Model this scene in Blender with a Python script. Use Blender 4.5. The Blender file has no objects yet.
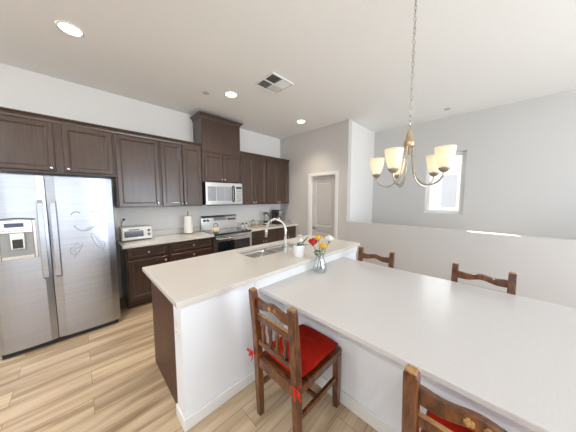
import bpy, bmesh, math, random
from mathutils import Vector, Matrix
random.seed(7)
PI = math.pi
S = bpy.context.scene
C = S.collection

# ------------------------------------------------------------------ camera, world, sun, lights, exposure
cam_d = bpy.data.cameras.new('camera'); cam = bpy.data.objects.new('camera', cam_d); C.objects.link(cam)
cam_d.sensor_fit = 'HORIZONTAL'; cam_d.sensor_width = 36.0; cam_d.lens = 36.0*209.1/576.0
cam_d.clip_start = 0.05
cam.location = (0, 0, 1.55)
yaw, pitch = 0.7816, 0.0843
fwd = Vector((math.cos(yaw)*math.cos(pitch), math.sin(yaw)*math.cos(pitch), -math.sin(pitch)))
cam.rotation_euler = fwd.to_track_quat('-Z', 'Y').to_euler()
S.camera = cam

W = bpy.data.worlds.new('sky'); S.world = W; W.use_nodes = True
bg = W.node_tree.nodes['Background']; bg.inputs[0].default_value = (0.86, 0.93, 1.0, 1); bg.inputs[1].default_value = 1.0

sd = bpy.data.lights.new('sun', 'SUN'); sd.energy = 14; sd.angle = math.radians(0.6); sd.color = (1, 0.95, 0.88)
sun = bpy.data.objects.new('sun', sd); C.objects.link(sun)
sun.rotation_euler = Vector((-1.15, -0.67, -1.12)).to_track_quat('-Z', 'Y').to_euler()
sun.location = (8, 4, 8)

def area(name, loc, direction, sx, sy, power, col=(1, 1, 1)):
    d = bpy.data.lights.new(name, 'AREA'); d.shape = 'RECTANGLE'; d.size = sx; d.size_y = sy; d.energy = power; d.color = col
    o = bpy.data.objects.new(name, d); C.objects.link(o); o.location = loc
    o.rotation_euler = Vector(direction).to_track_quat('-Z', 'Y').to_euler()
    return o
# daylight entering through the window openings behind the camera and in the stairwell
area('daylight_rear_window', (2.35, -3.62, 1.35), (-.15, 1, 0.2), 2.3, 2.1, 102, (0.80, 0.895, 1.0))
area('daylight_rear_window', (-1.1, -3.62, 1.35), (0, 1, 0.25), 2.0, 2.1, 18, (0.82, 0.905, 1.0))
area('daylight_left_window', (-3.22, -1.0, 1.45), (1, 0, 0.3), 2.2, 1.7, 9, (0.90, 0.95, 1.0))
area('daylight_stair_window', (4.98, 0.735, 1.83), (-1, 0, 0), 0.50, 1.05, 1.6, (0.88, 0.94, 1.0))
area('daylight_stair_window', (4.45, -3.58, 1.9), (0, 1, 0), 0.8, 1.6, 3, (0.95, 0.98, 1.0))

# unseen fill lamps added below the ceiling to brighten the kitchen wall
for lx, ly in ((-1.6, 1.2), (-2.2, 2.8), (-1.6, -0.6), (-1.6, -2.4)):
    dl = area('rear_fill_light', (lx, ly, 3.07), (0, 0.0, -1), .16, .16, 16, (0.92, 0.96, 1.0)); dl.data.shape = 'DISK'

S.view_settings.view_transform = 'Standard'; S.view_settings.look = 'None'
S.view_settings.gamma = 1.0; S.view_settings.use_curve_mapping = False
S.view_settings.exposure = 0.67

# ------------------------------------------------------------------ materials
def newmat(name):
    m = bpy.data.materials.new(name); m.use_nodes = True
    return m, m.node_tree.nodes, m.node_tree.links, m.node_tree.nodes['Principled BSDF']
def setp(b, **k):
    names = dict(col='Base Color', rough='Roughness', metal='Metallic', trans='Transmission Weight', ior='IOR',
                 coat='Coat Weight', coatr='Coat Roughness', emc='Emission Color', ems='Emission Strength',
                 spec='Specular IOR Level', alpha='Alpha', aniso='Anisotropic', sheen='Sheen Weight', sss='Subsurface Weight')
    for a, v in k.items():
        i = b.inputs[names[a]]
        i.default_value = (*v, 1) if isinstance(v, tuple) else v
def texco(n, l, scale=(1, 1, 1), kind='Object'):
    t = n.new('ShaderNodeTexCoord'); mp = n.new('ShaderNodeMapping'); mp.inputs['Scale'].default_value = scale
    l.new(t.outputs[kind], mp.inputs['Vector']); return mp.outputs['Vector']
def simple(name, col, rough=0.5, var=0.04, nscale=18, bump=0.0, scale=(1, 1, 1), detail=3, **k):
    m, n, l, b = newmat(name); setp(b, col=col, rough=rough, **k)
    v = texco(n, l, scale)
    no = n.new('ShaderNodeTexNoise'); no.inputs['Scale'].default_value = nscale; no.inputs['Detail'].default_value = detail
    l.new(v, no.inputs['Vector'])
    r = n.new('ShaderNodeValToRGB'); e = r.color_ramp.elements
    e[0].position = 0.3; e[1].position = 0.7
    e[0].color = (*[c*(1-var) for c in col], 1); e[1].color = (*[min(1, c*(1+var)) for c in col], 1)
    l.new(no.outputs['Fac'], r.inputs['Fac']); l.new(r.outputs['Color'], b.inputs['Base Color'])
    if bump:
        bp = n.new('ShaderNodeBump'); bp.inputs['Strength'].default_value = bump; bp.inputs['Distance'].default_value = 0.002
        l.new(no.outputs['Fac'], bp.inputs['Height']); l.new(bp.outputs['Normal'], b.inputs['Normal'])
    return m

M = {}
M['wall'] = simple('wall_paint', (0.78, 0.765, 0.745), 0.65, 0.01, 60, 0.08)
M['wall_shaded'] = simple('shaded_wall_paint', (0.60, 0.59, 0.575), 0.65, 0.01, 60, 0.08)  # wall paint darkened so the right wall looks less lit
M['wall_darker'] = simple('darker_wall_tone', (0.60, 0.575, 0.555), 0.65, 0.01, 60, 0.08)  # darker wall tone for the pantry, half and left walls
M['wall_white'] = simple('island_wall_paint', (0.83, 0.85, 0.89), 0.55, 0.01, 60, 0.05)
M['ceiling'] = simple('ceiling_paint', (0.86, 0.85, 0.83), 0.8, 0.01, 80, 0.1)
M['trim'] = simple('trim_paint', (0.80, 0.79, 0.77), 0.35, 0.01, 10)
M['door'] = simple('door_paint', (0.56, 0.53, 0.52), 0.35, 0.01, 10)
M['quartz'] = simple('cream_quartz', (0.66, 0.625, 0.575), 0.13, 0.04, 120, 0, detail=6)
M['quartz_table'] = simple('pale_quartz', (0.62, 0.60, 0.59), 0.21, 0.03, 120, 0, detail=6)
M['cab'] = simple('espresso_wood', (0.060, 0.033, 0.022), 0.32, 0.22, 5, 0.05, scale=(9, 9, 0.7), detail=8, coat=0.35, coatr=0.18)
M['cab_panel'] = simple('satin_espresso_panel', (0.085, 0.038, 0.024), 0.42, 0.25, 5, 0.05, scale=(9, 9, 0.7), detail=8, spec=0.22)
M['cab_in'] = simple('cabinet_shadow_gap', (0.02, 0.014, 0.012), 0.6)
M['steel'] = simple('brushed_steel', (0.46, 0.48, 0.53), 0.30, 0.06, 3, 0.03, scale=(.6, .6, 22), metal=1.0, detail=6)
M['steel_b'] = simple('bright_steel', (0.72, 0.71, 0.70), 0.2, 0.03, 8, metal=1.0)
M['nickel'] = simple('brushed_nickel', (0.60, 0.57, 0.52), 0.25, 0.04, 20, metal=1.0)
M['nickel_m'] = simple('aged_nickel', (0.48, 0.43, 0.37), 0.25, 0.08, 20, metal=1.0)
M['nickel_d'] = simple('antique_nickel', (0.36, 0.31, 0.26), 0.3, 0.08, 20, metal=1.0)
M['brass'] = simple('warm_metal', (0.62, 0.46, 0.30), 0.3, 0.05, 20, metal=1.0)
M['black'] = simple('black_plastic', (0.02, 0.02, 0.022), 0.35)
M['dgrey'] = simple('dark_grey_plastic', (0.10, 0.10, 0.105), 0.45)
M['grey'] = simple('grey_plastic', (0.33, 0.33, 0.34), 0.4)
M['bglass'] = simple('black_glass', (0.012, 0.014, 0.018), 0.06, coat=0.5)
M['mglass'] = simple('mirrored_oven_glass', (0.42, 0.43, 0.45), 0.12, 0.03, metal=0.8)
M['white'] = simple('white_plastic', (0.80, 0.79, 0.77), 0.3, 0.01)
M['ceramic'] = simple('white_ceramic', (0.84, 0.84, 0.84), 0.2, 0.01, coat=0.4)
M['paper'] = simple('paper_towel', (0.85, 0.83, 0.80), 0.9, 0.02, 90, 0.3)
M['cream'] = simple('cream_enamel', (0.74, 0.62, 0.47), 0.35, 0.08, 30)
M['tanwood'] = simple('light_wood', (0.50, 0.33, 0.20), 0.5, 0.15, 6, 0.05, scale=(2, 14, 14))
M['soil'] = simple('potting_soil', (0.05, 0.035, 0.025), 0.95, 0.3, 90, 0.6)
M['leaf'] = simple('green_leaf', (0.10, 0.20, 0.06), 0.45, 0.2, 20)
M['leaf_d'] = simple('dark_leaf', (0.05, 0.10, 0.035), 0.45, 0.2, 20)
M['red_petal'] = simple('red_petals', (0.45, 0.008, 0.010), 0.55, 0.15, 40)
M['yellow_petal'] = simple('yellow_petals', (0.80, 0.47, 0.03), 0.55, 0.15, 40)
M['white_petal'] = simple('white_petals', (0.85, 0.83, 0.76), 0.6, 0.05, 40)
M['cushion'] = simple('red_cotton', (0.37, 0.013, 0.005), 0.9, 0.22, 9, 0.5, spec=0.15)
M['ribbon'] = simple('orange_red_ribbon', (0.55, 0.03, 0.012), 0.7, 0.1, 30, spec=0.2)
M['screen'] = simple('display', (0.03, 0.045, 0.09), 0.15)
M['sticker'] = simple('vinyl_decal', (0.16, 0.17, 0.20), 0.5)
M['neigh'] = simple('blue_grey_window', (0.55, 0.58, 0.64), 0.8, 0.04, 2)
M['stucco'] = simple('white_stucco', (0.85, 0.85, 0.85), 0.9, 0.02, 30)
M['cover'] = simple('grey_cover_paint', (0.50, 0.49, 0.47), 0.6, 0.01, 10)
M['roof'] = simple('roof_tiles', (0.35, 0.30, 0.27), 0.9, 0.1, 12)
M['ground'] = simple('outside_ground', (0.45, 0.43, 0.38), 0.95, 0.1, 3)

def chair_wood(name, a, c):
    m, n, l, b = newmat(name)
    v = texco(n, l, (1, 1, 1))
    w = n.new('ShaderNodeTexNoise'); w.inputs['Scale'].default_value = 9; w.inputs['Detail'].default_value = 6; w.inputs['Distortion'].default_value = 1.2
    mp = n.new('ShaderNodeMapping'); mp.inputs['Scale'].default_value = (5, 2.5, 0.8); l.new(v, mp.inputs[0]); l.new(mp.outputs[0], w.inputs['Vector'])
    r = n.new('ShaderNodeValToRGB'); e = r.color_ramp.elements; e[0].position = .35; e[1].position = .7
    e[0].color = (*a, 1); e[1].color = (*c, 1)
    l.new(w.outputs['Fac'], r.inputs['Fac']); l.new(r.outputs['Color'], b.inputs['Base Color'])
    setp(b, rough=0.28, coat=0.4, coatr=0.10)
    bp = n.new('ShaderNodeBump'); bp.inputs['Strength'].default_value = 0.2; bp.inputs['Distance'].default_value = 0.002
    l.new(w.outputs['Fac'], bp.inputs['Height']); l.new(bp.outputs['Normal'], b.inputs['Normal'])
    return m
M['chair'] = chair_wood('lacquered_walnut', (0.045, 0.012, 0.004), (0.22, 0.070, 0.014))
M['chair_worn'] = chair_wood('worn_honey_edge', (0.22, 0.10, 0.03), (0.50, 0.28, 0.09))

def glass(name, col, rough=0.02, ior=1.45):
    m, n, l, b = newmat(name); setp(b, col=col, rough=rough, trans=1.0, ior=ior); return m
def thin_glass(name):
    m, n, l, b = newmat(name); n.remove(b)
    t_ = n.new('ShaderNodeBsdfTransparent'); t_.inputs[0].default_value = (0.97, 0.985, 0.985, 1)
    g_ = n.new('ShaderNodeBsdfGlossy'); g_.inputs['Roughness'].default_value = 0.04
    w_ = n.new('ShaderNodeLayerWeight'); w_.inputs['Blend'].default_value = 0.35; k_ = n.new('ShaderNodeMath'); k_.operation = 'MULTIPLY_ADD'; k_.inputs[1].default_value = 0.55; k_.inputs[2].default_value = 0.05; l.new(w_.outputs['Facing'], k_.inputs[0])
    x_ = n.new('ShaderNodeMixShader'); l.new(k_.outputs[0], x_.inputs[0]); l.new(t_.outputs[0], x_.inputs[1]); l.new(g_.outputs[0], x_.inputs[2])
    l.new(x_.outputs[0], n['Material Output'].inputs[0]); return m
M['glass'] = thin_glass('clear_glass')
M['water'] = glass('water', (0.93, 0.97, 0.95), 0.0, 1.33)
m, n, l, b = newmat('window_glass'); n.remove(b)
tr = n.new('ShaderNodeBsdfTransparent'); gl = n.new('ShaderNodeBsdfGlossy'); gl.inputs['Roughness'].default_value = 0.02
mx = n.new('ShaderNodeMixShader'); mx.inputs[0].default_value = 0.06
l.new(tr.outputs[0], mx.inputs[1]); l.new(gl.outputs[0], mx.inputs[2]); l.new(mx.outputs[0], n['Material Output'].inputs[0])
M['pane'] = m
m, n, l, b = newmat('alabaster_glass_shade')
setp(b, col=(0.86, 0.80, 0.68), rough=0.35, sss=0.0, emc=(1.0, 0.90, 0.72), ems=0.15)
no = n.new('ShaderNodeTexNoise'); no.inputs['Scale'].default_value = 14; no.inputs['Detail'].default_value = 5
l.new(texco(n, l), no.inputs['Vector'])
r = n.new('ShaderNodeValToRGB'); r.color_ramp.elements[0].color = (0.80, 0.70, 0.55, 1); r.color_ramp.elements[1].color = (0.92, 0.88, 0.78, 1)
l.new(no.outputs['Fac'], r.inputs['Fac']); l.new(r.outputs['Color'], b.inputs['Base Color'])
trl = n.new('ShaderNodeBsdfTranslucent'); trl.inputs[0].default_value = (0.95, 0.88, 0.74, 1)
mx = n.new('ShaderNodeMixShader'); mx.inputs[0].default_value = 0.5
l.new(b.outputs[0], mx.inputs[1]); l.new(trl.outputs[0], mx.inputs[2]); l.new(mx.outputs[0], n['Material Output'].inputs[0])
M['shade'] = m
def emit(name, col, s):
    m, n, l, b = newmat(name); setp(b, col=(0.9, 0.9, 0.9), emc=col, ems=s); return m
M['lamp'] = emit('lit_lamp', (1.0, 0.93, 0.80), 9)
M['bulb'] = emit('lit_bulb', (1.0, 0.88, 0.68), 2.4)

# floor: vinyl planks along X
m, n, l, b = newmat('oak_planks')
t = n.new('ShaderNodeTexCoord')
br = n.new('ShaderNodeTexBrick'); br.offset = 0.37; br.offset_frequency = 2
br.inputs['Scale'].default_value = 1; br.inputs['Brick Width'].default_value = 1.22; br.inputs['Row Height'].default_value = 0.178
br.inputs['Mortar Size'].default_value = 0.0016; br.inputs['Mortar Smooth'].default_value = 0.2; br.inputs['Bias'].default_value = 0
br.inputs['Color1'].default_value = (0, 0, 0, 1); br.inputs['Color2'].default_value = (1, 1, 1, 1); br.inputs['Mortar'].default_value = (0.5, 0.5, 0.5, 1)
l.new(t.outputs['Object'], br.inputs['Vector'])
# per plank offset of the grain
cmb = n.new('ShaderNodeVectorMath'); cmb.operation = 'MULTIPLY_ADD'
cmb.inputs[1].default_value = (7.0, 3.0, 5.0); l.new(br.outputs['Color'], cmb.inputs[0]); l.new(t.outputs['Object'], cmb.inputs[2])
mp = n.new('ShaderNodeMapping'); mp.inputs['Scale'].default_value = (0.45, 5.5, 1); l.new(cmb.outputs[0], mp.inputs[0])
g1 = n.new('ShaderNodeTexNoise'); g1.inputs['Scale'].default_value = 1.6; g1.inputs['Detail'].default_value = 4.5; g1.inputs['Distortion'].default_value = 0.9
g1.inputs['Roughness'].default_value = 0.55
l.new(mp.outputs[0], g1.inputs['Vector'])
mp2 = n.new('ShaderNodeMapping'); mp2.inputs['Scale'].default_value = (1.5, 60, 1); l.new(cmb.outputs[0], mp2.inputs[0])
g2 = n.new('ShaderNodeTexNoise'); g2.inputs['Scale'].default_value = 2; g2.inputs['Detail'].default_value = 4; l.new(mp2.outputs[0], g2.inputs['Vector'])
r = n.new('ShaderNodeValToRGB'); e = r.color_ramp.elements
e[0].position = 0.30; e[0].color = (0.25, 0.16, 0.09, 1); e[1].position = 0.68; e[1].color = (0.68, 0.54, 0.375, 1)
x = r.color_ramp.elements.new(0.5); x.color = (0.52, 0.385, 0.245, 1)
l.new(g1.outputs['Fac'], r.inputs['Fac'])
mix = n.new('ShaderNodeMix'); mix.data_type = 'RGBA'; mix.blend_type = 'OVERLAY'; mix.inputs['Factor'].default_value = 0.35
l.new(r.outputs['Color'], mix.inputs['A']); l.new(g2.outputs['Fac'], mix.inputs['B'])
mix2 = n.new('ShaderNodeMix'); mix2.data_type = 'RGBA'; mix2.blend_type = 'OVERLAY'; mix2.inputs['Factor'].default_value = 0.15
l.new(mix.outputs['Result'], mix2.inputs['A']); l.new(br.outputs['Color'], mix2.inputs['B'])
mix3 = n.new('ShaderNodeMix'); mix3.data_type = 'RGBA'; mix3.blend_type = 'MULTIPLY'
l.new(br.outputs['Fac'], mix3.inputs['Factor']); l.new(mix2.outputs['Result'], mix3.inputs['A']); mix3.inputs['B'].default_value = (0.35, 0.3, 0.26, 1)
l.new(mix3.outputs['Result'], b.inputs['Base Color']); setp(b, rough=0.33)
bp = n.new('ShaderNodeBump'); bp.inputs['Strength'].default_value = 0.15; bp.inputs['Distance'].default_value = 0.001
l.new(g2.outputs['Fac'], bp.inputs['Height']); l.new(bp.outputs['Normal'], b.inputs['Normal'])
M['floor'] = m

# ------------------------------------------------------------------ helpers
def BM(): return bmesh.new()
def box(bm, x0, x1, y0, y1, z0, z1):
    v = [bm.verts.new(p) for p in ((x0, y0, z0), (x1, y0, z0), (x1, y1, z0), (x0, y1, z0), (x0, y0, z1), (x1, y0, z1), (x1, y1, z1), (x0, y1, z1))]
    for f in ((0, 3, 2, 1), (4, 5, 6, 7), (0, 1, 5, 4), (1, 2, 6, 5), (2, 3, 7, 6), (3, 0, 4, 7)): bm.faces.new([v[i] for i in f])
    return bm
def lathe(bm, prof, cx, cy, cz=0, seg=24, axis='z', cap0=True, cap1=True):
    rings = []
    for r_, h in prof:
        ring = []
        for k in range(seg):
            a = 2*PI*k/seg; u, v = max(r_, 1e-4)*math.cos(a), max(r_, 1e-4)*math.sin(a)
            p = {'z': (cx+u, cy+v, cz+h), 'y': (cx+u, cy+h, cz+v), 'x': (cx+h, cy+u, cz+v)}[axis]
            ring.append(bm.verts.new(p))
        rings.append(ring)
    for a, b_ in zip(rings, rings[1:]):
        for k in range(seg): bm.faces.new((a[k], a[(k+1) % seg], b_[(k+1) % seg], b_[k]))
    if cap0: bm.faces.new(rings[0][::-1])
    if cap1: bm.faces.new(rings[-1])
    return bm
def cyl(bm, cx, cy, z0, z1, r_, seg=20, axis='z'):
    return lathe(bm, [(r_, z0), (r_, z1)], cx, cy, 0, seg, axis) if axis == 'z' else None
def disc(bm, cx, cy, cz, r_, h, axis, seg=20):   # short cylinder along axis from centre
    return lathe(bm, [(r_, 0), (r_, h)], cx, cy, cz, seg, axis)
def tube(bm, pts, r_, seg=10, closed=False, smooth=0):
    P = [Vector(p) for p in pts]
    if smooth:
        for _ in range(smooth):
            Q = []; n_ = len(P)
            rng = range(n_ if closed else n_-1)
            if not closed: Q.append(P[0])
            for i in rng:
                a, b_ = P[i], P[(i+1) % n_]; Q += [a*.75+b_*.25, a*.25+b_*.75]
            if not closed: Q.append(P[-1])
            P = Q
    n_ = len(P); R = r_ if isinstance(r_, (list, tuple)) else [r_]*n_
    if len(R) != n_: R = [R[min(len(R)-1, int(round(i*(len(R)-1)/(n_-1))))] for i in range(n_)]
    rings = []; up = None
    for i in range(n_):
        if closed: t_ = P[(i+1) % n_]-P[i-1]
        else: t_ = P[min(i+1, n_-1)]-P[max(i-1, 0)]
        t_.normalize()
        if up is None:
            up = t_.orthogonal().normalized()
        else:
            up = (up - t_*up.dot(t_)); up.normalize()
        s_ = t_.cross(up)
        rings.append([bm.verts.new(P[i]+(up*math.cos(2*PI*k/seg)+s_*math.sin(2*PI*k/seg))*R[i]) for k in range(seg)])
    m_ = n_ if closed else n_-1
    for i in range(m_):
        a, b_ = rings[i], rings[(i+1) % n_]
        for k in range(seg): bm.faces.new((a[k], a[(k+1) % seg], b_[(k+1) % seg], b_[k]))
    if not closed:
        bm.faces.new(rings[0][::-1]); bm.faces.new(rings[-1])
    return bm
def prism(bm, poly, axis, a, b_):
    """poly 2D; axis 'y': poly=(x,z); 'x': poly=(y,z); 'z': poly=(x,y)"""
    f = {'y': lambda p, t_: (p[0], t_, p[1]), 'x': lambda p, t_: (t_, p[0], p[1]), 'z': lambda p, t_: (p[0], p[1], t_)}[axis]
    A = [bm.verts.new(f(p, a)) for p in poly]; B = [bm.verts.new(f(p, b_)) for p in poly]; n_ = len(poly)
    bm.faces.new(A); bm.faces.new(B[::-1])
    for i in range(n_): bm.faces.new((A[i], B[i], B[(i+1) % n_], A[(i+1) % n_]))
    return bm
def slab_holes(bm, x0, x1, y0, y1, z0, z1, hx0, hx1, hy0, hy1):
    o = [(x0, y0), (x1, y0), (x1, y1), (x0, y1)]; h = [(hx0, hy0), (hx1, hy0), (hx1, hy1), (hx0, hy1)]
    V = {}
    for z in (z0, z1):
        V['o', z] = [bm.verts.new((*p, z)) for p in o]; V['h', z] = [bm.verts.new((*p, z)) for p in h]
    for i in range(4):
        j = (i+1) % 4
        bm.faces.new((V['o', z1][i], V['o', z1][j], V['h', z1][j], V['h', z1][i]))
        bm.faces.new((V['o', z0][j], V['o', z0][i], V['h', z0][i], V['h', z0][j]))
        bm.faces.new((V['o', z0][i], V['o', z0][j], V['o', z1][j], V['o', z1][i]))
        bm.faces.new((V['h', z0][j], V['h', z0][i], V['h', z1][i], V['h', z1][j]))
    return bm
def slab_round_hole(bm, x0, x1, y0, y1, z0, z1, hx0, hx1, hy0, hy1, rad, n_=6):
    o = [(x1, y1), (x0, y1), (x0, y0), (x1, y0)]
    cs = [(hx1-rad, hy1-rad, 0), (hx0+rad, hy1-rad, 90), (hx0+rad, hy0+rad, 180), (hx1-rad, hy0+rad, 270)]
    V = {}
    for z in (z0, z1):
        V['o', z] = [bm.verts.new((*p, z)) for p in o]
        V['h', z] = [[bm.verts.new((cx+rad*math.cos(math.radians(a0+90*k/n_)), cy+rad*math.sin(math.radians(a0+90*k/n_)), z)) for k in range(n_+1)] for cx, cy, a0 in cs]
        for i in range(4):
            j = (i+1) % 4; A = V['h', z][i]
            for k in range(n_): bm.faces.new((V['o', z][i], A[k], A[k+1]))
            bm.faces.new((V['o', z][i], A[-1], V['h', z][j][0], V['o', z][j]))
    for i in range(4):
        j = (i+1) % 4
        bm.faces.new((V['o', z0][i], V['o', z0][j], V['o', z1][j], V['o', z1][i]))
    f0 = [v for a in V['h', z0] for v in a]; f1 = [v for a in V['h', z1] for v in a]
    for k in range(len(f0)): bm.faces.new((f0[k], f1[k], f1[(k+1) % len(f0)], f0[(k+1) % len(f0)]))
    return bm
def wall_x(bm, X0, X1, y0, y1, z0, z1, hole=None):   # wall slab facing x, hole=(ya,yb,za,zb)
    if not hole: return box(bm, X0, X1, y0, y1, z0, z1)
    ya, yb, za, zb = hole
    t_ = BM(); slab_holes(t_, y0, y1, z0, z1, X0, X1, ya, yb, za, zb)
    for v in t_.verts: v.co = Vector((v.co.z, v.co.x, v.co.y))
    me_ = bpy.data.meshes.new('tmp'); t_.to_mesh(me_); bm.from_mesh(me_); bpy.data.meshes.remove(me_); return bm
def wall_y(bm, Y0, Y1, x0, x1, z0, z1, hole=None):
    if not hole: return box(bm, x0, x1, Y0, Y1, z0, z1)
    xa, xb, za, zb = hole
    t_ = BM(); slab_holes(t_, x0, x1, z0, z1, Y0, Y1, xa, xb, za, zb)
    for v in t_.verts: v.co = Vector((v.co.x, v.co.z, v.co.y))
    me_ = bpy.data.meshes.new('tmp'); t_.to_mesh(me_); bm.from_mesh(me_); bpy.data.meshes.remove(me_); return bm

def obj(name, bm, mat, parent=None, bev=0, smooth=False, seg=2, sub=0):
    if parent is not None:
        L = parent
        off = Vector((0, 0, 0))
        while L is not None: off += Vector(L.location); L = L.parent
        for v in bm.verts: v.co -= off
    bmesh.ops.recalc_face_normals(bm, faces=bm.faces)
    me = bpy.data.meshes.new(name); bm.to_mesh(me); bm.free()
    if smooth:
        for p in me.polygons: p.use_smooth = True
    me.materials.append(M[mat])
    o = bpy.data.objects.new(name, me); C.objects.link(o)
    if parent is not None: o.parent = parent
    if bev:
        md = o.modifiers.new('bevel', 'BEVEL'); md.width = bev; md.segments = seg; md.limit_method = 'ANGLE'; md.angle_limit = math.radians(40)
    if sub:
        md = o.modifiers.new('sub', 'SUBSURF'); md.levels = sub; md.render_levels = sub
    return o
def thing(name, label, cat, loc=(0, 0, 0), group=None):
    o = bpy.data.objects.new(name, None); C.objects.link(o); o.location = loc; o.empty_display_size = 0.05
    return tag(o, label, cat, group)
def tag(o, label, cat, group=None):
    o['label'] = label; o['category'] = cat
    if group: o['group'] = group
    return o
def struct(name, bm, mat, parent=None, **k):
    o = obj(name, bm, mat, parent, **k)
    if parent is None: o['kind'] = 'structure'
    return o
def origin_shift(o, loc):
    d = Vector(loc); o.data.transform(Matrix.Translation(-d)); o.location = d; return o
def copy_tree(o, parent=None):
    c = o.copy(); C.objects.link(c); c.parent = parent
    for ch in list(o.children): copy_tree(ch, c)
    return c

# ------------------------------------------------------------------ room shell
XW, YK, CE, XF, YR, XL = 3.82, 4.08, 3.08, 5.03, -3.6, -3.2
struct('floor', box(BM(), XL-.15, XF+.15, YR-.15, YK+.15, -.1, 0), 'floor')
struct('ceiling', box(BM(), XL-.15, XF+.15, YR-.15, YK+.15, CE, CE+.15), 'ceiling')
struct('wall_kitchen', box(BM(), XL-.15, XF+.15, YK, YK+.15, 0, CE), 'wall')
DY0, DY1, DZ = 2.395, 3.055, 2.05
w = BM(); box(w, XW, XW+.12, 2.12, DY0, 0, CE); box(w, XW, XW+.12, DY1, YK, 0, CE); box(w, XW, XW+.12, DY0, DY1, DZ, CE)
struct('wall_pantry', w, 'wall_darker')
struct('wall_stair', box(BM(), XW+.12, XF, 2.12, 2.24, 0, CE), 'wall')
pw = BM(); box(pw, XW, XW+.12, YR, 2.12, 0, 1.085)
struct('wall_half', pw, 'wall_darker', bev=.006)
WY0, WY1, WZ0, WZ1 = .43, 1.04, 1.25, 2.42
struct('wall_right', wall_x(BM(), XF, XF+.15, YR, 2.24, 0, CE, (WY0, WY1, WZ0, WZ1)), 'wall_shaded')
w = BM(); box(w, XL, -2.2, YR-.15, YR, 0, CE); box(w, 0, 1.15, YR-.15, YR, 0, CE); box(w, 3.55, 4.0, YR-.15, YR, 0, CE); box(w, 4.9, XF+.15, YR-.15, YR, 0, CE)
for a, c, zb, zt in ((-2.2, 0, .25, 2.45), (1.15, 3.55, .25, 2.45), (4.0, 4.9, 1.05, 2.75)):
    box(w, a, c, YR-.15, YR, 0, zb); box(w, a, c, YR-.15, YR, zt, CE)
struct('wall_rear', w, 'wall')
struct('wall_left', wall_x(BM(), XL-.15, XL, YR, YK, 0, CE, (-2.15, .15, .6, 2.35)), 'wall_darker')

def bb(name, pts):
    w = BM(); box(w, *pts, 0, .10); return struct(name, w, 'trim', bev=.008)
bb('baseboard_pantry', (XW-.014, XW, 2.12, DY0-.075)); bb('baseboard_half', (XW-.014, XW, YR, 2.12))
bb('baseboard_kitchen', (XL, -.66, YK-.014, YK)); bb('baseboard_rear', (XL, XW-.014, YR, YR+.014)); bb('baseboard_left', (XL, XL+.014, YR+.014, YK-.014))

# windows
def window_x(name, X, y0, y1, z0, z1, bars=True):
    f = BM(); t_ = .045; d0, d1 = X+.05, X+.11
    box(f, d0, d1, y0, y1, z0, z0+t_); box(f, d0, d1, y0, y1, z1-t_, z1); box(f, d0, d1, y0, y0+t_, z0+t_, z1-t_); box(f, d0, d1, y1-t_, y1, z0+t_, z1-t_)
    o = struct(name, f, 'white', bev=.003)
    i = BM(); box(i, d0+.015, d1-.01, y0+t_, y0+t_+.02, z0+t_, z1-t_); box(i, d0+.015, d1-.01, y1-t_-.02, y1-t_, z0+t_, z1-t_)
    box(i, d0+.015, d1-.01, y0+t_+.02, y1-t_-.02, z0+t_, z0+t_+.02); box(i, d0+.015, d1-.01, y0+t_+.02, y1-t_-.02, z1-t_-.02, z1-t_)
    obj('sash', i, 'white', o)
    g = BM(); box(g, d0+.03, d0+.036, y0+t_, y1-t_, z0+t_, z1-t_); obj('pane', g, 'pane', o)
    return o
def window_y(name, Y, x0, x1, z0, z1, n_=2):
    f = BM(); t_ = .05; d0, d1 = Y-.12, Y-.06
    box(f, x0, x1, d0, d1, z0, z0+t_); box(f, x0, x1, d0, d1, z1-t_, z1)
    for k in range(n_+1):
        xx = x0+(x1-x0-t_)*k/n_; box(f, xx, xx+t_, d0, d1, z0+t_, z1-t_)
    o = struct(name, f, 'white', bev=.003)
    g = BM(); box(g, x0+.01, x1-.01, d0+.03, d0+.036, z0+.01, z1-.01); obj('pane', g, 'pane', o)
    return o
window_x('window_1', XF, WY0, WY1, WZ0, WZ1)
window_y('window_2', YR, 1.15, 3.55, .25, 2.45, 2); window_y('window_3', YR, -2.2, 0, .25, 2.45, 2); window_y('window_4', YR, 4.0, 4.9, 1.05, 2.75, 1)
f = window_x('window_5', XL-.16, -2.15, .15, .6, 2.35)

# pantry door and casing
w = BM(); cw = .068
box(w, XW-.016, XW, DY0-cw, DY0, 0, DZ+cw); box(w, XW-.016, XW, DY1, DY1+cw, 0, DZ+cw); box(w, XW-.016, XW, DY0, DY1, DZ, DZ+cw)
box(w, XW, XW+.12, DY0, DY0+.012, 0, DZ); box(w, XW, XW+.12, DY1-.012, DY1, 0, DZ); box(w, XW, XW+.12, DY0+.012, DY1-.012, DZ-.012, DZ)
struct('trim_1', w, 'trim', bev=.004)
def ringpanel(bm, a0, a1, z0, z1, front, rings, to3):
    """rings: (inset, depth behind front); builds nested rectangular rings; to3 maps (a, depth, z)."""
    R = []
    for ins, dep in rings:
        q = [(a0+ins, z0+ins), (a1-ins, z0+ins), (a1-ins, z1-ins), (a0+ins, z1-ins)]
        R.append([bm.verts.new(to3(p[0], front+dep, p[1])) for p in q])
    for A, B in zip(R, R[1:]):
        for i in range(4): bm.faces.new((A[i], A[(i+1) % 4], B[(i+1) % 4], B[i]))
    bm.faces.new(R[-1])
    return R
d = BM(); dx = XW+.045
tx = lambda a, dep, z: (dep, a, z)
y0, y1 = DY0+.014, DY1-.014
st = .105
box(d, dx+.018, dx+.036, y0, y1, .008, DZ-.014)
for (za, zb) in ((0.008, .20), (.80, .93), (DZ-.014-.115, DZ-.014)): box(d, dx, dx+.018, y0+st, y1-st, za, zb)
box(d, dx, dx+.018, y0, y0+st, .008, DZ-.014); box(d, dx, dx+.018, y1-st, y1, .008, DZ-.014)
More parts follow.
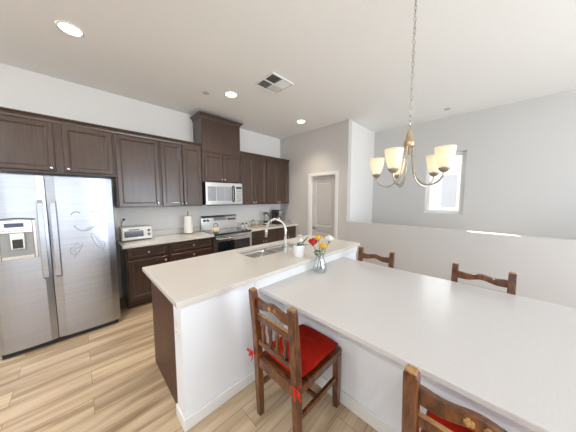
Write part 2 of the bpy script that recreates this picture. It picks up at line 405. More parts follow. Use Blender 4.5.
for (za, zb) in ((.20, .80), (.93, DZ-.129)):
    ringpanel(d, y0+st, y1-st, za, zb, dx, [(0, 0), (.014, .012), (.03, .012), (.045, .004)], tx)
door = struct('door_1', d, 'door')
h = BM(); disc(h, dx-.006, DY1-.075, .99-.14+.02, .028, .006, 'x'); disc(h, dx-.05, DY1-.075, .87, .009, .045, 'x')
tube(h, [(dx-.048, DY1-.075, .87), (dx-.05, DY1-.12, .872), (dx-.046, DY1-.185, .868)], [.010, .009, .007], 10)
obj('door_handle', h, 'nickel_d', door, smooth=True)

# outside the far window
o = BM(); box(o, 9, 14, -4, 6.5, -2.95, 4.2)
hs = obj('neighbouring_house', o, 'stucco'); tag(hs, 'white neighbouring house seen through the small bright window', 'house')
rf = BM(); prism(rf, [(-4.4, 4.2), (1.25, 5.4), (6.9, 4.2)], 'x', 8.8, 14.1); obj('roof', rf, 'roof', hs)
o = BM(); box(o, 8.96, 8.999, .97, 1.36, 1.26, 2.34); obj('house_window', o, 'neigh', hs, bev=.004)  # flat blue-grey panel for the neighbouring house's window
o = BM(); box(o, -30, 40, -30, 40, -3.2, -3.0); struct('ground_outside', o, 'ground')

# ------------------------------------------------------------------ cabinets
def ty(a, dep, z): return (a, dep, z)
def panel_door(root, name, x0, x1, z0, z1, yf, fr=.052, knob=None, th=.02, face=-1, knobpart='knob'):
    """door/drawer facing -Y (face=-1) or +Y (face=1); yf = front plane"""
    bm = BM()
    if face < 0: t3 = ty; f0 = yf
    else: t3 = lambda a, dep, z: (a, 2*yf-dep, z); f0 = yf
    R = ringpanel(bm, x0, x1, z0, z1, f0, [(0, th), (0, .006), (.007, 0), (fr-.004, 0), (fr, .004), (fr+.004, .004), (fr+.014, .0105)], t3)
    bm.faces.new(R[0][::-1])
    d_ = obj(name, bm, 'cab', root)
    if knob:
        k = BM(); s_ = -1 if face < 0 else 1
        prof = [(.006, 0), (.005, .010), (.008, .014), (.0155, .020), (.0155, .025), (.010, .029)]
        lathe(k, [(a, s_*b_) for a, b_ in prof], knob[0], yf, knob[1], 14, 'y')
        obj(knobpart, k, 'steel_b', d_, smooth=True)
    return d_
def crown(root, x0, x1, z, yf, yb, left=True, right=True, h=.06, out=.04):
    """crown moulding profile swept along the front (and returns) of a cabinet"""
    bm = BM()
    prof = [(0, z-h), (.008, z-h), (.012, z-h*.72), (out*.6, z-h*.35), (out*.8, z-h*.25), (out, z-h*.2), (out, z), (0, z)]
    path = []
    rows = []
    for o_, zz in prof:
        xa = x0-(o_ if left else 0); xb = x1+(o_ if right else 0)
        pts = [(xa, yb, zz), (xa, yf-o_, zz), (xb, yf-o_, zz), (xb, yb, zz)]
        rows.append([bm.verts.new(p) for p in pts])
    for A, B in zip(rows, rows[1:]):
        for i in range(3): bm.faces.new((A[i], A[i+1], B[i+1], B[i]))
    bm.faces.new(rows[-1])
    for i in range(4): pass
    bm.faces.new((rows[0][0], rows[0][3], rows[0][2], rows[0][1]))
    bm.faces.new([r_[0] for r_ in rows][::-1]); bm.faces.new([r_[3] for r_ in rows])
    return obj('crown_moulding', bm, 'cab', root)
YD = 3.73        # front plane of upper doors
def upper(label, x0, x1, z0, z1, doors, knobs, dz0=None, dz1=None, cl=False, cr=False, ztop=2.50):
    t_ = thing('wall_cabinet', label, 'cabinet', ((x0+x1)/2, YD+.02, z0))
    b_ = BM(); box(b_, x0, x1, YD+.021, YK-.001, z0, ztop-.02); obj('body', b_, 'cab', t_, bev=.002)
    for (a, c), k in zip(doors, knobs): panel_door(t_, 'cabinet_door', a, c, dz0, dz1, YD, knob=k)
    crown(t_, x0, x1, ztop, YD+.021, YK-.001, cl, cr)
    return t_
upper('wide short brown cabinet with two doors above the steel fridge', -.665, .400, 1.845, 2.44, [(-.635, -.150), (-.083, .385)], [(-.185, 1.905), (-.046, 1.905)], 1.870, 2.425)
upper('tall brown wall cabinet with a single wide door above the toaster oven', .401, .942, 1.415, 2.44, [(.412, .930)], [(.895, 1.465)], 1.425, 2.425)
upper('tall brown wall cabinet with two narrow doors above the paper towels', .943, 1.600, 1.415, 2.44, [(.958, 1.271), (1.277, 1.588)], [(1.245, 1.465), (1.303, 1.465)], 1.425, 2.425)
upper('tall brown two-door wall cabinet just right of the microwave', 2.375, 3.068, 1.415, 2.44, [(2.400, 2.722), (2.728, 3.055)], [(2.695, 1.465), (2.755, 1.465)], 1.425, 2.425)
upper('tall brown two-door wall cabinet at the corner above the coffee maker', 3.069, 3.800, 1.415, 2.44, [(3.085, 3.425), (3.431, 3.785)], [(3.398, 1.465), (3.458, 1.465)], 1.425, 2.425)
# raised cabinet above the microwave
t = thing('range_hood_cabinet', 'tall raised brown cabinet reaching near the ceiling above the microwave', 'cabinet', (1.988, YD, 1.86))
b_ = BM(); box(b_, 1.601, 2.374, YD+.001, YK-.001, 1.845, 2.99); obj('body', b_, 'cab', t, bev=.002)
b_ = BM(); box(b_, 1.601, 2.374, YD-.016, YD+.0, 2.385, 2.98); obj('front_panel', b_, 'cab', t, bev=.002)
panel_door(t, 'cabinet_door', 1.640, 1.985, 1.86, 2.355, YD-.02, knob=(1.957, 1.90)); panel_door(t, 'cabinet_door', 1.991, 2.340, 1.86, 2.355, YD-.02, knob=(2.019, 1.90))
crown(t, 1.601, 2.374, 3.025, YD-.016, YK-.001, True, True, .07, .05)

YC = 3.50        # front plane of base doors
def base_cab(label, x0, x1, fronts, ybk=YK-.001, yf=YC, face=-1, name='base_cabinet'):
    t_ = thing(name, label, 'cabinet', ((x0+x1)/2, yf+.02*(-face), 0))
    b_ = BM()
    if face < 0: box(b_, x0, x1, yf+.021, ybk, .10, .879); box(b_, x0, x1, yf+.085, ybk, 0, .0999)
    else: box(b_, x0, x1, ybk, yf-.021, .10, .879); box(b_, x0, x1, ybk, yf-.085, 0, .0999)
    obj('body', b_, 'cab', t_, bev=.0015)
    for kind, a, c, za, zb, k in fronts:
        panel_door(t_, kind, a, c, za, zb, yf, fr=.034 if kind == 'drawer' else .052, knob=k, face=face)
    return t_
base_cab('dark brown base cabinet with one drawer over a door beside the fridge', .420, .955, [('drawer', .435, .935, .705, .858, (.685, .785)), ('cabinet_door', .435, .935, .125, .685, (.895, .63))])
base_cab('dark brown base cabinet with a stack of drawers left of the range', .956, 1.655, [('drawer', .985, 1.640, .705, .858, (1.312, .785)), ('drawer', .985, 1.640, .425, .685, (1.312, .63)), ('drawer', .985, 1.640, .125, .405, (1.312, .33))])
base_cab('dark brown base cabinet right of the range, partly behind the faucet', 2.450, 3.160, [('drawer', 2.470, 3.140, .705, .858, (2.805, .785)), ('cabinet_door', 2.470, 2.802, .125, .685, (2.77, .63)), ('cabinet_door', 2.808, 3.140, .125, .685, (2.84, .63))])
base_cab('dark brown base cabinet in the corner beside the pantry wall', 3.161, 3.815, [('drawer', 3.185, 3.800, .705, .858, (3.49, .785)), ('cabinet_door', 3.185, 3.490, .125, .685, (3.455, .63)), ('cabinet_door', 3.496, 3.800, .125, .685, (3.53, .63))])
def counter(label, x0, x1):
    c = BM(); box(c, x0, x1, 3.455, YK-.001, .88, .915)
    o = obj('kitchen_countertop', c, 'quartz', bev=.003); origin_shift(o, ((x0+x1)/2, 3.77, .88)); tag(o, label, 'countertop')
    s_ = BM(); box(s_, x0, x1, YK-.021, YK-.001, .9155, 1.01); obj('backsplash', s_, 'quartz', o, bev=.002)
counter('pale quartz worktop against the wall between fridge and range', .385, 1.657)
counter('pale quartz worktop against the wall right of the range', 2.445, XW-.001)

# ------------------------------------------------------------------ fridge
FX0, FX1, FS, FY = -.615, .300, -.220, 3.235
fr = thing('refrigerator', 'stainless steel side-by-side refrigerator with a smiling face decal on its right door', 'refrigerator', (-.155, 3.6, 0))
b_ = BM(); box(b_, FX0+.005, FX1-.005, FY+.085, YK-.03, .02, 1.755); obj('body', b_, 'dgrey', fr, bev=.004)
b_ = BM(); box(b_, FX0+.02, FX1-.02, FY+.04, FY+.084, .0, .055); obj('kick_grille', b_, 'black', fr, bev=.003)
def fdoor(x0, x1, z0=.06, z1=1.775):
    """slightly bowed front"""
    bm = BM(); N = 8; pts = []
    for i in range(N+1):
        u = i/N; xx = x0+(x1-x0)*u; bow = .012*(1-(2*u-1)**2)
        e_ = .010 if i in (0, N) else 0
        pts.append((xx, FY+.004-bow+e_))
    pts += [(x1, FY+.08), (x0, FY+.08)]
    return prism(bm, pts, 'z', z0, z1)
fz = obj('freezer_door', fdoor(FX0, FS-.003), 'steel', fr); rd = obj('fridge_door', fdoor(FS+.003, FX1), 'steel', fr)
for o_, x_ in ((fz, -.262), (rd, -.176)):
    h = BM(); prf = []
    w_ = .021
    pts = [(FY-.010, .725), (FY-.030, .75), (FY-.040, .95), (FY-.042, 1.15), (FY-.040, 1.35), (FY-.030, 1.50), (FY-.010, 1.535)]
    inner = [(p[0]+.014 if 0 < i < 6 else p[0]+.01, p[1]+(.02 if i == 0 else -.02 if i == 6 else 0)) for i, p in enumerate(pts)]
    prism(h, pts+inner[::-1], 'x', x_-w_, x_+w_)
    obj('handle', h, 'steel', o_, bev=.003)
# dispenser
dx0, dx1, dz0, dz1 = -.545, -.300, .965, 1.345
s_ = BM(); yf = FY-.018
box(s_, dx0, dx0+.022, yf, FY+.01, dz0, dz1); box(s_, dx1-.022, dx1, yf, FY+.01, dz0, dz1)
box(s_, dx0+.022, dx1-.022, yf, FY+.01, dz1-.125, dz1); box(s_, dx0+.022, dx1-.022, yf, FY+.01, dz0, dz0+.035)
dp = obj('dispenser', s_, 'nickel', fz, bev=.004)
s_ = BM(); box(s_, dx0+.022, dx1-.022, FY-.0095, FY-.0075, dz0+.035, dz1-.125); obj('recess', s_, 'grey', dp)
s_ = BM(); box(s_, dx0+.08, dx1-.075, FY-.030, FY-.010, dz0+.10, dz1-.125); obj('nozzle_housing', s_, 'nickel', dp, bev=.004)
s_ = BM(); box(s_, dx0+.095, dx1-.088, FY-.036, FY-.0305, dz0+.11, dz1-.185); obj('paddle', s_, 'black', dp, bev=.002)
s_ = BM(); box(s_, dx0+.055, dx1-.075, yf-.002, yf-.0003, dz1-.068, dz1-.03); obj('display', s_, 'screen', dp)
s_ = BM()
for k in range(5): box(s_, dx0+.04+k*.035, dx0+.06+k*.035, yf-.003, yf-.0003, dz1-.105, dz1-.098)
obj('button_row', s_, 'grey', dp)
s_ = BM(); tube(s_, [(dx0+.0, yf-.003, dz1+.002), (dx0+.08, yf-.006, dz1+.014), (dx1-.08, yf-.006, dz1+.014), (dx1, yf-.003, dz1+.002)], .006, 8, smooth=2); obj('visor', s_, 'dgrey', dp, smooth=True)
# round emblem
s_ = BM(); disc(s_, .209, FY-.0035, 1.715, .012, -.004, 'y', 20); obj('emblem', s_, 'grey', rd)
# face decal (thin vinyl strokes lying on the door)
def yface(x_):
    u = (x_-(FS+.003))/(FX1-FS-.003); return FY+.004-.012*(1-(2*u-1)**2)-.0012
def stroke(bm, pts, r_=.0019): tube(bm, [(x_, yface(x_), z_) for x_, z_ in pts], r_, 6, smooth=2)
f_ = BM()
stroke(f_, [(-.055, 1.372), (-.03, 1.402), (.0, 1.405), (.02, 1.385)], .004)
obj('eye_decal', f_, 'sticker', rd, smooth=True); f_ = BM()
stroke(f_, [(.105, 1.392), (.125, 1.408), (.155, 1.406), (.178, 1.385)], .004)
obj('eye_decal', f_, 'sticker', rd, smooth=True)
f_ = BM(); stroke(f_, [(-.035, 1.246), (-.012, 1.212), (.035, 1.186), (.085, 1.196), (.135, 1.242), (.15, 1.240)], .0032); stroke(f_, [(-.045, 1.25), (-.03, 1.255), (-.02, 1.25)])
stroke(f_, [(.045, 1.19), (.06, 1.215), (.085, 1.232), (.115, 1.228)]); stroke(f_, [(.06, 1.193), (.085, 1.215), (.095, 1.23)])
obj('mouth_decal', f_, 'sticker', rd, smooth=True)
f_ = BM()
stroke(f_, [(-.07, 1.02), (-.085, .985), (-.07, .94), (-.045, .93), (-.02, .95), (-.005, .99), (.02, 1.035), (.012, 1.045), (-.012, 1.01), (-.03, 1.005), (-.05, 1.01), (-.07, 1.02)], .0019)
stroke(f_, [(-.045, 1.03), (-.04, 1.055), (-.02, 1.06), (-.015, 1.04)]); stroke(f_, [(-.065, .985), (-.035, .975)]); stroke(f_, [(-.055, .955), (-.03, .95)]); stroke(f_, [(-.045, .93), (-.05, .90)])
stroke(f_, [(.09, 1.14), (.10, 1.155), (.115, 1.14), (.135, 1.09), (.15, 1.05), (.18, 1.055), (.205, 1.03), (.20, .985), (.18, .965), (.155, .98), (.13, 1.01), (.115, 1.05), (.09, 1.14)], .0019)
stroke(f_, [(.155, 1.03), (.185, 1.02)]); stroke(f_, [(.155, 1.005), (.18, 1.0)]); stroke(f_, [(.185, .96), (.19, .93)])
obj('hand_decal', f_, 'sticker', rd, smooth=True)

# ------------------------------------------------------------------ range
RX0, RX1, RY = 1.664, 2.438, 3.445
rg = thing('kitchen_range', 'stainless steel electric range with a black glass oven door and cooktop', 'range', (2.05, 3.75, 0))
b_ = BM(); box(b_, RX0, RX1, RY+.03, YK-.012, .03, .895); obj('body', b_, 'dgrey', rg, bev=.003)
b_ = BM(); box(b_, RX0-.004, RX1+.004, RY+.012, YK-.09, .896, .922); ct = obj('cooktop', b_, 'bglass', rg, bev=.004)
for (cx, cy, r_) in ((1.86, 3.62, .10), (2.24, 3.62, .085), (1.86, 3.86, .075), (2.24, 3.86, .10)):
    q = BM(); lathe(q, [(r_, .9222), (r_, .9227), (r_-.004, .9227), (r_-.004, .9222)], cx, cy, 0, 28, cap0=False, cap1=False); obj('burner_ring', q, 'grey', ct)
b_ = BM(); prism(b_, [(YK-.089, .923), (YK-.075, 1.16), (YK-.055, 1.205), (YK-.013, 1.205), (YK-.013, .923)], 'x', RX0, RX1); bgd = obj('backguard', b_, 'steel_b', rg, bev=.004)
yb = YK-.08
b_ = BM(); box(b_, RX0+.25, RX1-.25, yb-.006, yb+.01, 1.10, 1.165); obj('display', b_, 'grey', bgd)
for kx in (RX0+.06, RX0+.125, RX1-.19, RX1-.125, RX1-.06):
    q = BM(); lathe(q, [(.025, 0), (.022, -.012), (.020, -.028), (.014, -.030)], kx, yb+.002, 1.115, 16, 'y'); obj('knob', q, 'dgrey', bgd, smooth=True)
b_ = BM(); box(b_, RX0+.002, RX1-.002, RY, RY+.029, .235, .885); od = obj('oven_door', b_, 'steel_b', rg, bev=.004)
b_ = BM(); box(b_, RX0+.05, RX1-.05, RY-.004, RY-.0003, .30, .775); obj('oven_window', b_, 'bglass', od, bev=.001)
b_ = BM(); tube(b_, [(RX0+.05, RY-.005, .83), (RX0+.055, RY-.05, .832), (RX0+.10, RY-.055, .832), (RX1-.10, RY-.055, .832), (RX1-.055, RY-.05, .832), (RX1-.05, RY-.005, .83)], .013, 12, smooth=1); obj('handle', b_, 'steel_b', od, smooth=True)
b_ = BM(); box(b_, RX0+.002, RX1-.002, RY, RY+.029, .05, .228); obj('drawer', b_, 'steel_b', rg, bev=.004)
b_ = BM(); box(b_, RX0+.03, RX1-.03, RY+.05, RY+.3, 0, .03); obj('foot', b_, 'black', rg)
# microwave
MX0, MX1, MY = 1.618, 2.372, 3.655
mw = thing('microwave_oven', 'white and steel over-the-range microwave below the raised cabinet', 'microwave', (1.995, 3.85, 1.43))
b_ = BM(); box(b_, MX0, MX1, MY+.03, YK-.01, 1.43, 1.842); obj('body', b_, 'black', mw, bev=.003)
b_ = BM(); box(b_, MX0, 2.205, MY, MY+.029, 1.432, 1.84); md_ = obj('microwave_door', b_, 'steel_b', mw, bev=.005)
b_ = BM()
for k in range(3):
    xa = MX0+.035+k*.168; box(b_, xa, xa+.158, MY-.003, MY-.0003, 1.505, 1.765)
obj('door_window', b_, 'mglass', md_)
b_ = BM(); tube(b_, [(2.165, MY-.001, 1.48), (2.165, MY-.035, 1.50), (2.165, MY-.035, 1.77), (2.165, MY-.001, 1.79)], .012, 10, smooth=1); obj('handle', b_, 'black', md_, smooth=True)
b_ = BM(); box(b_, 2.208, MX1, MY, MY+.029, 1.432, 1.84); cp = obj('control_panel', b_, 'steel_b', mw, bev=.004)
b_ = BM(); box(b_, 2.235, MX1-.02, MY-.003, MY-.0003, 1.735, 1.775); obj('display', b_, 'black', cp)
b_ = BM()
for i in range(3):
    for j in range(5): box(b_, 2.235+i*.042, 2.268+i*.042, MY-.003, MY-.0003, 1.49+j*.046, 1.52+j*.046)
obj('keypad', b_, 'grey', cp)
b_ = BM(); box(b_, MX0+.03, MX1-.03, MY+.02, MY+.03, 1.418, 1.4295); obj('vent_grille', b_, 'black', mw)

# ------------------------------------------------------------------ island
IY = 1.385
w = BM(); box(w, .425, 2.79, IY, IY+.155, 0, .879); struct('wall_island', w, 'wall_white', bev=.004)
w = BM(); box(w, .411, 2.804, IY-.014, IY, 0, .088); box(w, .411, .425, IY, IY+.155, 0, .088); box(w, 2.79, 2.804, IY, IY+.155, 0, .088)
struct('baseboard_island', w, 'trim', bev=.006)
w = BM(); box(w, .411, 2.804, IY-.008, IY, .85, .879); box(w, .417, .425, IY, IY+.155, .85, .879); struct('trim_2', w, 'trim', bev=.003)
isl = thing('island_cabinet', 'dark brown island base cabinet behind the white half wall', 'cabinet', (1.6, 1.9, 0))
b_ = BM(); slab_holes(b_, .455, 2.78, IY+.157, 2.19, .10, .879, 1.25, 2.17, 1.76, 2.185); box(b_, .455, 2.78, IY+.157, 2.115, 0, .0999); obj('body', b_, 'cab', isl)
b_ = BM(); box(b_, .437, .454, IY+.157, 2.21, 0.0, .879)
for q in b_.verts:
    pass
obj('end_panel', b_, 'cab_panel', isl, bev=.002)
xs = [.47, .93, 1.25, 1.71, 2.17, 2.77]
for i in range(5):
    panel_door(isl, 'cabinet_door', xs[i]+.006, xs[i+1]-.006, .125, .858 if i in (2, 3) else .69, 2.212, knob=(xs[i+1]-.05 if i % 2 == 0 else xs[i]+.05, .64), face=1)
    if i not in (2, 3): panel_door(isl, 'drawer', xs[i]+.006, xs[i+1]-.006, .705, .858, 2.212, fr=.034, knob=((xs[i]+xs[i+1])/2, .785), face=1)
SX0, SX1, SY0, SY1 = 1.285, 2.135, 1.79, 2.165
b_ = BM(); slab_round_hole(b_, .388, 2.815, 1.342, 2.285, .88, .915, SX0, SX1, SY0, SY1, .055)
ic = obj('island_countertop', b_, 'quartz', bev=.003); origin_shift(ic, (1.6, 1.8, .88)); tag(ic, 'long cream quartz island worktop with the sink cut into it', 'countertop')
# sink: two bowls
sk = thing('kitchen_sink', 'undermount stainless double bowl sink in the island worktop', 'sink', ((SX0+SX1)/2, (SY0+SY1)/2, .879))
def bowl(x0, x1, y0, y1):
    bm = BM(); z1, z0 = .8785, .70
    R = []
    for ins, z in ((0, z1), (.003, z1-.03), (.02, z0+.02), (.05, z0)):
        ring = []
        for cx, cy, a0 in ((x1-.06, y1-.06, 0), (x0+.06, y1-.06, 90), (x0+.06, y0+.06, 180), (x1-.06, y0+.06, 270)):
            for k in range(5):
                a = math.radians(a0+k*22.5); ring.append(bm.verts.new((cx+(.06-ins*.9)*math.cos(a), cy+(.06-ins*.9)*math.sin(a), z)))
        R.append(ring)
    for A, B in zip(R, R[1:]):
        for i in range(len(A)): bm.faces.new((A[i], A[(i+1) % len(A)], B[(i+1) % len(A)], B[i]))
    bm.faces.new(R[-1]); return bm
for xa, xb in ((SX0-.005, 1.695), (1.720, SX1+.005)):
    o_ = obj('bowl', bowl(xa, xb, SY0-.005, SY1+.005), 'steel_b', sk, smooth=True)
    md = o_.modifiers.new('sol', 'SOLIDIFY'); md.thickness = .0015; md.offset = 1
    q = BM(); lathe(q, [(.045, .7015), (.045, .704), (.03, .7045), (.028, .702)], (xa+xb)/2, (SY0+SY1)/2, 0, 20); obj('drain', q, 'nickel_d', sk, smooth=True)
q = BM(); box(q, 1.690, 1.725, SY0, SY1, .862, .8775); obj('divider', q, 'steel_b', sk, bev=.004)
# faucet
fx, fy = 1.672, 1.700
fc = thing('kitchen_faucet', 'tall brushed steel gooseneck faucet standing beside the island sink', 'faucet', (fx, fy, .915))
q = BM(); lathe(q, [(.030, .9155), (.030, .925), (.024, .935), (.0225, 1.03), (.017, 1.05), (.0155, 1.12)], fx, fy, 0, 20); obj('base', q, 'steel_b', fc, smooth=True)
dxn, dyn = -.34, .94
def fp(d_, z_): return (fx+dxn*d_, fy+dyn*d_, z_)
arc = [fp(0, 1.05), fp(0, 1.17)] + [fp(.125-.125*math.cos(a), 1.182+.125*math.sin(a)) for a in [math.radians(k) for k in range(10, 181, 17)]]
q = BM(); tube(q, arc, .0155, 14, smooth=1); obj('spout', q, 'steel_b', fc, smooth=True)
e_ = arc[-1]
q = BM(); tube(q, [(e_[0], e_[1], e_[2]+.01), (e_[0]-.002, e_[1]+.006, e_[2]-.03), (e_[0]-.004, e_[1]+.012, e_[2]-.10)], [.015, .018, .021], 14); obj('spray_head', q, 'nickel', fc, smooth=True)
q = BM(); tube(q, [(fx, fy, 1.00), (fx-.035, fy-.03, 1.00), (fx-.045, fy-.038, 1.01), (fx-.045, fy-.038, 1.10)], [.011, .011, .008, .009], 12); obj('lever', q, 'steel_b', fc, smooth=True)

# ------------------------------------------------------------------ table joined to the island
TX0, TX1, TY0, TZ = 1.045, 2.395, -1.25, .79
tb = thing('peninsula_table', 'long pale quartz dining table joined to the island wall', 'table', ((TX0+TX1)/2, 0, 0))
q = BM(); box(q, TX0, TX1, TY0, IY-.002, TZ-.03, TZ); obj('tabletop', q, 'quartz_table', tb, bev=.004)
q = BM(); box(q, 1.335, 1.90, TY0+.3, IY-.002, .0, TZ-.0305); obj('support_panel', q, 'wall_white', tb, bev=.003)
q = BM(); box(q, 1.321, 1.3345, TY0+.286, IY-.015, .0, .10); obj('baseboard', q, 'trim', tb, bev=.004)
q = BM(); box(q, .997, 2.79, IY-.012, IY-.0005, TZ+.0005, .879); obj('backsplash', q, 'ceramic', tb, bev=.001)

def outlet(label, X, Y, Z, facing, dark=False, name='wall_outlet', cat='outlet', plug=False, gang=1):
    t_ = thing(name, label, cat, (X, Y, Z))
    W_ = .035*gang
    p = BM(); box(p, X-W_, X+W_, Y-.006, Y-.0005, Z-.057, Z+.057); obj('cover_plate', p, 'white', t_, bev=.002)
    for g in range(gang):
        cx = X-W_+.035+g*.07
        if name == 'wall_outlet':
            for dz in (-.02, .02):
                p = BM(); lathe(p, [(.014, 0), (.014, -.002)], cx, Y-.006, Z+dz, 16, 'y'); s0 = obj('socket', p, 'white', t_)
                p = BM(); box(p, cx-.006, cx-.004, Y-.0087, Y-.008, Z+dz-.003, Z+dz+.005); box(p, cx+.004, cx+.006, Y-.0087, Y-.008, Z+dz-.003, Z+dz+.005); obj('slot', p, 'dgrey', s0)
        else:
            p = BM(); box(p, cx-.016, cx+.016, Y-.010, Y-.006, Z-.032, Z+.032); obj('rocker', p, 'white', t_, bev=.002)
    if facing == 'x':
        t_.rotation_euler = (0, 0, -PI/2)
    return t_
outlet('white wall outlet above the toaster oven, with its black plug', .495, YK, 1.205, 'y')
outlet('white double light switch on the wall left of the paper towels', 1.18, YK, 1.185, 'y', name='light_switch', cat='switch', gang=2)
outlet('white outlet on the narrow white end of the island wall', .425, 1.465, .68, 'x')

# ------------------------------------------------------------------ counter items
# toaster oven
X0, X1, Y0, Y1, Z0 = .425, .805, 3.80, 4.03, .916
to = thing('toaster_oven', 'white toaster oven on the worktop beside the fridge', 'toaster oven', ((X0+X1)/2, 3.91, Z0))
q = BM(); box(q, X0, X1, Y0, Y1, Z0+.015, Z0+.20); obj('body', q, 'white', to, bev=.008)
q = BM(); box(q, X0+.012, X1-.095, Y0-.012, Y0-.0005, Z0+.03, Z0+.185); dd = obj('glass_door', q, 'ceramic', to, bev=.003)
q = BM(); box(q, X0+.03, X1-.115, Y0-.014, Y0-.0125, Z0+.06, Z0+.155); obj('door_window', q, 'mglass', dd)
q = BM(); tube(q, [(X0+.09, Y0-.013, Z0+.172), (X0+.09, Y0-.03, Z0+.172), (X1-.17, Y0-.03, Z0+.172), (X1-.17, Y0-.013, Z0+.172)], .006, 8); obj('handle', q, 'black', dd, smooth=True)
for zz in (.145, .085):
    q = BM(); lathe(q, [(.017, 0), (.015, -.018), (.010, -.02)], X1-.045, Y0-.0005, Z0+zz, 14, 'y'); obj('knob', q, 'dgrey', to, smooth=True)
for a, c in ((X0+.03, Y0+.03), (X1-.03, Y0+.03), (X0+.03, Y1-.03), (X1-.03, Y1-.03)):
    q = BM(); cyl(q, a, c, Z0, Z0+.0148, .012, 10); obj('foot', q, 'black', to)
q = BM(); tube(q, [(.495, YK-.007, 1.225), (.495, YK-.03, 1.222), (.47, YK-.035, 1.19), (.455, YK-.03, 1.14), (.46, YK-.035, 1.07), (.47, 4.031, 1.04)], .004, 8, smooth=2); obj('power_cord', q, 'dgrey', to, smooth=True)
q = BM(); lathe(q, [(.015, -.0085), (.017, -.03), (.008, -.034)], .495, YK, 1.225, 12, 'y'); obj('plug', q, 'black', to, smooth=True)
# paper towels
pt = thing('paper_towel_holder', 'steel holder carrying a white roll of paper towels on the worktop', 'paper towel holder', (1.385, 3.90, .916))
q = BM(); lathe(q, [(.088, 0), (.088, .008), (.06, .014)], 1.385, 3.90, .916, 24); obj('base', q, 'nickel_d', pt, smooth=False)
q = BM(); cyl(q, 1.385, 3.90, .93, 1.295, .006, 10); lathe(q, [(.006, 0), (.014, .008), (.014, .016), (.004, .024)], 1.385, 3.90, 1.29, 12); obj('rod', q, 'nickel_d', pt, smooth=True)
q = BM(); lathe(q, [(.020, .935), (.070, .935), (.072, .94), (.072, 1.235), (.070, 1.24), (.020, 1.24)], 1.385, 3.90, 0, 28, cap0=False, cap1=False)
rl = obj('paper_towel_roll', q, 'paper', None, smooth=False); origin_shift(rl, (1.385, 3.90, .931)); tag(rl, 'thick white roll of paper towels standing on the steel holder', 'paper towels')
# pot on the cooktop
kt = thing('kettle', 'small round beige pot with a short spout on the left of the cooktop', 'kettle', (1.77, 3.63, .9235))
q = BM(); lathe(q, [(.035, 0), (.058, .012), (.068, .045), (.058, .085), (.035, .10)], 1.77, 3.63, .9235, 24); obj('body', q, 'cream', kt, smooth=True)
q = BM(); lathe(q, [(.036, .1005), (.030, .110), (.008, .114), (.010, .128), (.004, .132)], 1.77, 3.63, .9235, 20); obj('lid', q, 'tanwood', kt, smooth=True)
q = BM(); tube(q, [(1.715, 3.625, .965), (1.68, 3.622, .985), (1.66, 3.62, 1.02)], [.016, .012, .009], 10); obj('spout', q, 'cream', kt, smooth=True)
q = BM(); tube(q, [(1.73, 3.63, 1.01), (1.725, 3.63, 1.07), (1.77, 3.63, 1.10), (1.815, 3.63, 1.07), (1.81, 3.63, 1.01)], .005, 8, smooth=2); obj('handle', q, 'black', kt, smooth=True)
# shakers
s0 = thing('spice_shaker', 'left one of the two small shakers with dark lids right of the range', 'shaker', (2.545, 3.93, .9155), 'shakers beside the range')
q = BM(); lathe(q, [(.024, 0), (.022, .03), (.018, .06)], 2.545, 3.93, .9155, 16); obj('body', q, 'ceramic', s0, smooth=True)
q = BM(); lathe(q, [(.018, .0605), (.019, .08), (.012, .09)], 2.545, 3.93, .9155, 16); obj('lid', q, 'black', s0, smooth=True)
s1 = copy_tree(s0); s1.location = (2.64, 3.93, .9155); s1['label'] = 'right one of the two small shakers with dark lids right of the range'
# cutting board + jar
cb = BM(); box(cb, 2.68, 3.03, 3.66, 3.86, .9155, .933); o_ = obj('cutting_board', cb, 'tanwood', bev=.005); origin_shift(o_, (2.855, 3.76, .9155)); tag(o_, 'light brown wooden board lying on the worktop right of the range', 'cutting board')
jr = thing('glass_jar', 'clear glass jar with a steel lid by the wall behind the wooden board', 'jar', (2.86, 3.98, .9155))
q = BM(); lathe(q, [(.045, 0), (.048, .01), (.048, .10), (.036, .118), (.034, .118), (.045, .10), (.045, .012), (.001, .008)], 2.86, 3.98, .9155, 20, cap1=False); obj('body', q, 'glass', jr, smooth=True)
q = BM(); lathe(q, [(.038, .1185), (.038, .135), (.01, .14), (.008, .155)], 2.86, 3.98, .9155, 18); obj('lid', q, 'steel_b', jr, smooth=True)
# blender
bl = thing('blender', 'countertop blender with a clear jug and black lid on the worktop', 'blender', (3.16, 3.88, .9155))
q = BM(); lathe(q, [(.075, 0), (.075, .02), (.062, .09), (.050, .10)], 3.16, 3.88, .9155, 24); bs = obj('base', q, 'black', bl, smooth=True)
q = BM(); lathe(q, [(.074, .022), (.0755, .024), (.070, .06), (.068, .06)], 3.16, 3.88, .9155, 24, cap0=False, cap1=False); obj('base_band', q, 'steel_b', bs, smooth=True)
q = BM(); lathe(q, [(.045, .101), (.050, .12), (.068, .27), (.065, .27), (.047, .122), (.001, .112)], 3.16, 3.88, .9155, 24, cap1=False); jg = obj('jug', q, 'glass', bl, smooth=True)
q = BM(); tube(q, [(3.226, 3.88, 1.165), (3.255, 3.88, 1.16), (3.262, 3.88, 1.10), (3.215, 3.88, 1.055)], .007, 8, smooth=2); obj('jug_handle', q, 'black', jg, smooth=True)
q = BM(); lathe(q, [(.069, .2705), (.069, .292), (.03, .295), (.03, .31)], 3.16, 3.88, .9155, 24); obj('lid', q, 'black', bl, smooth=False)
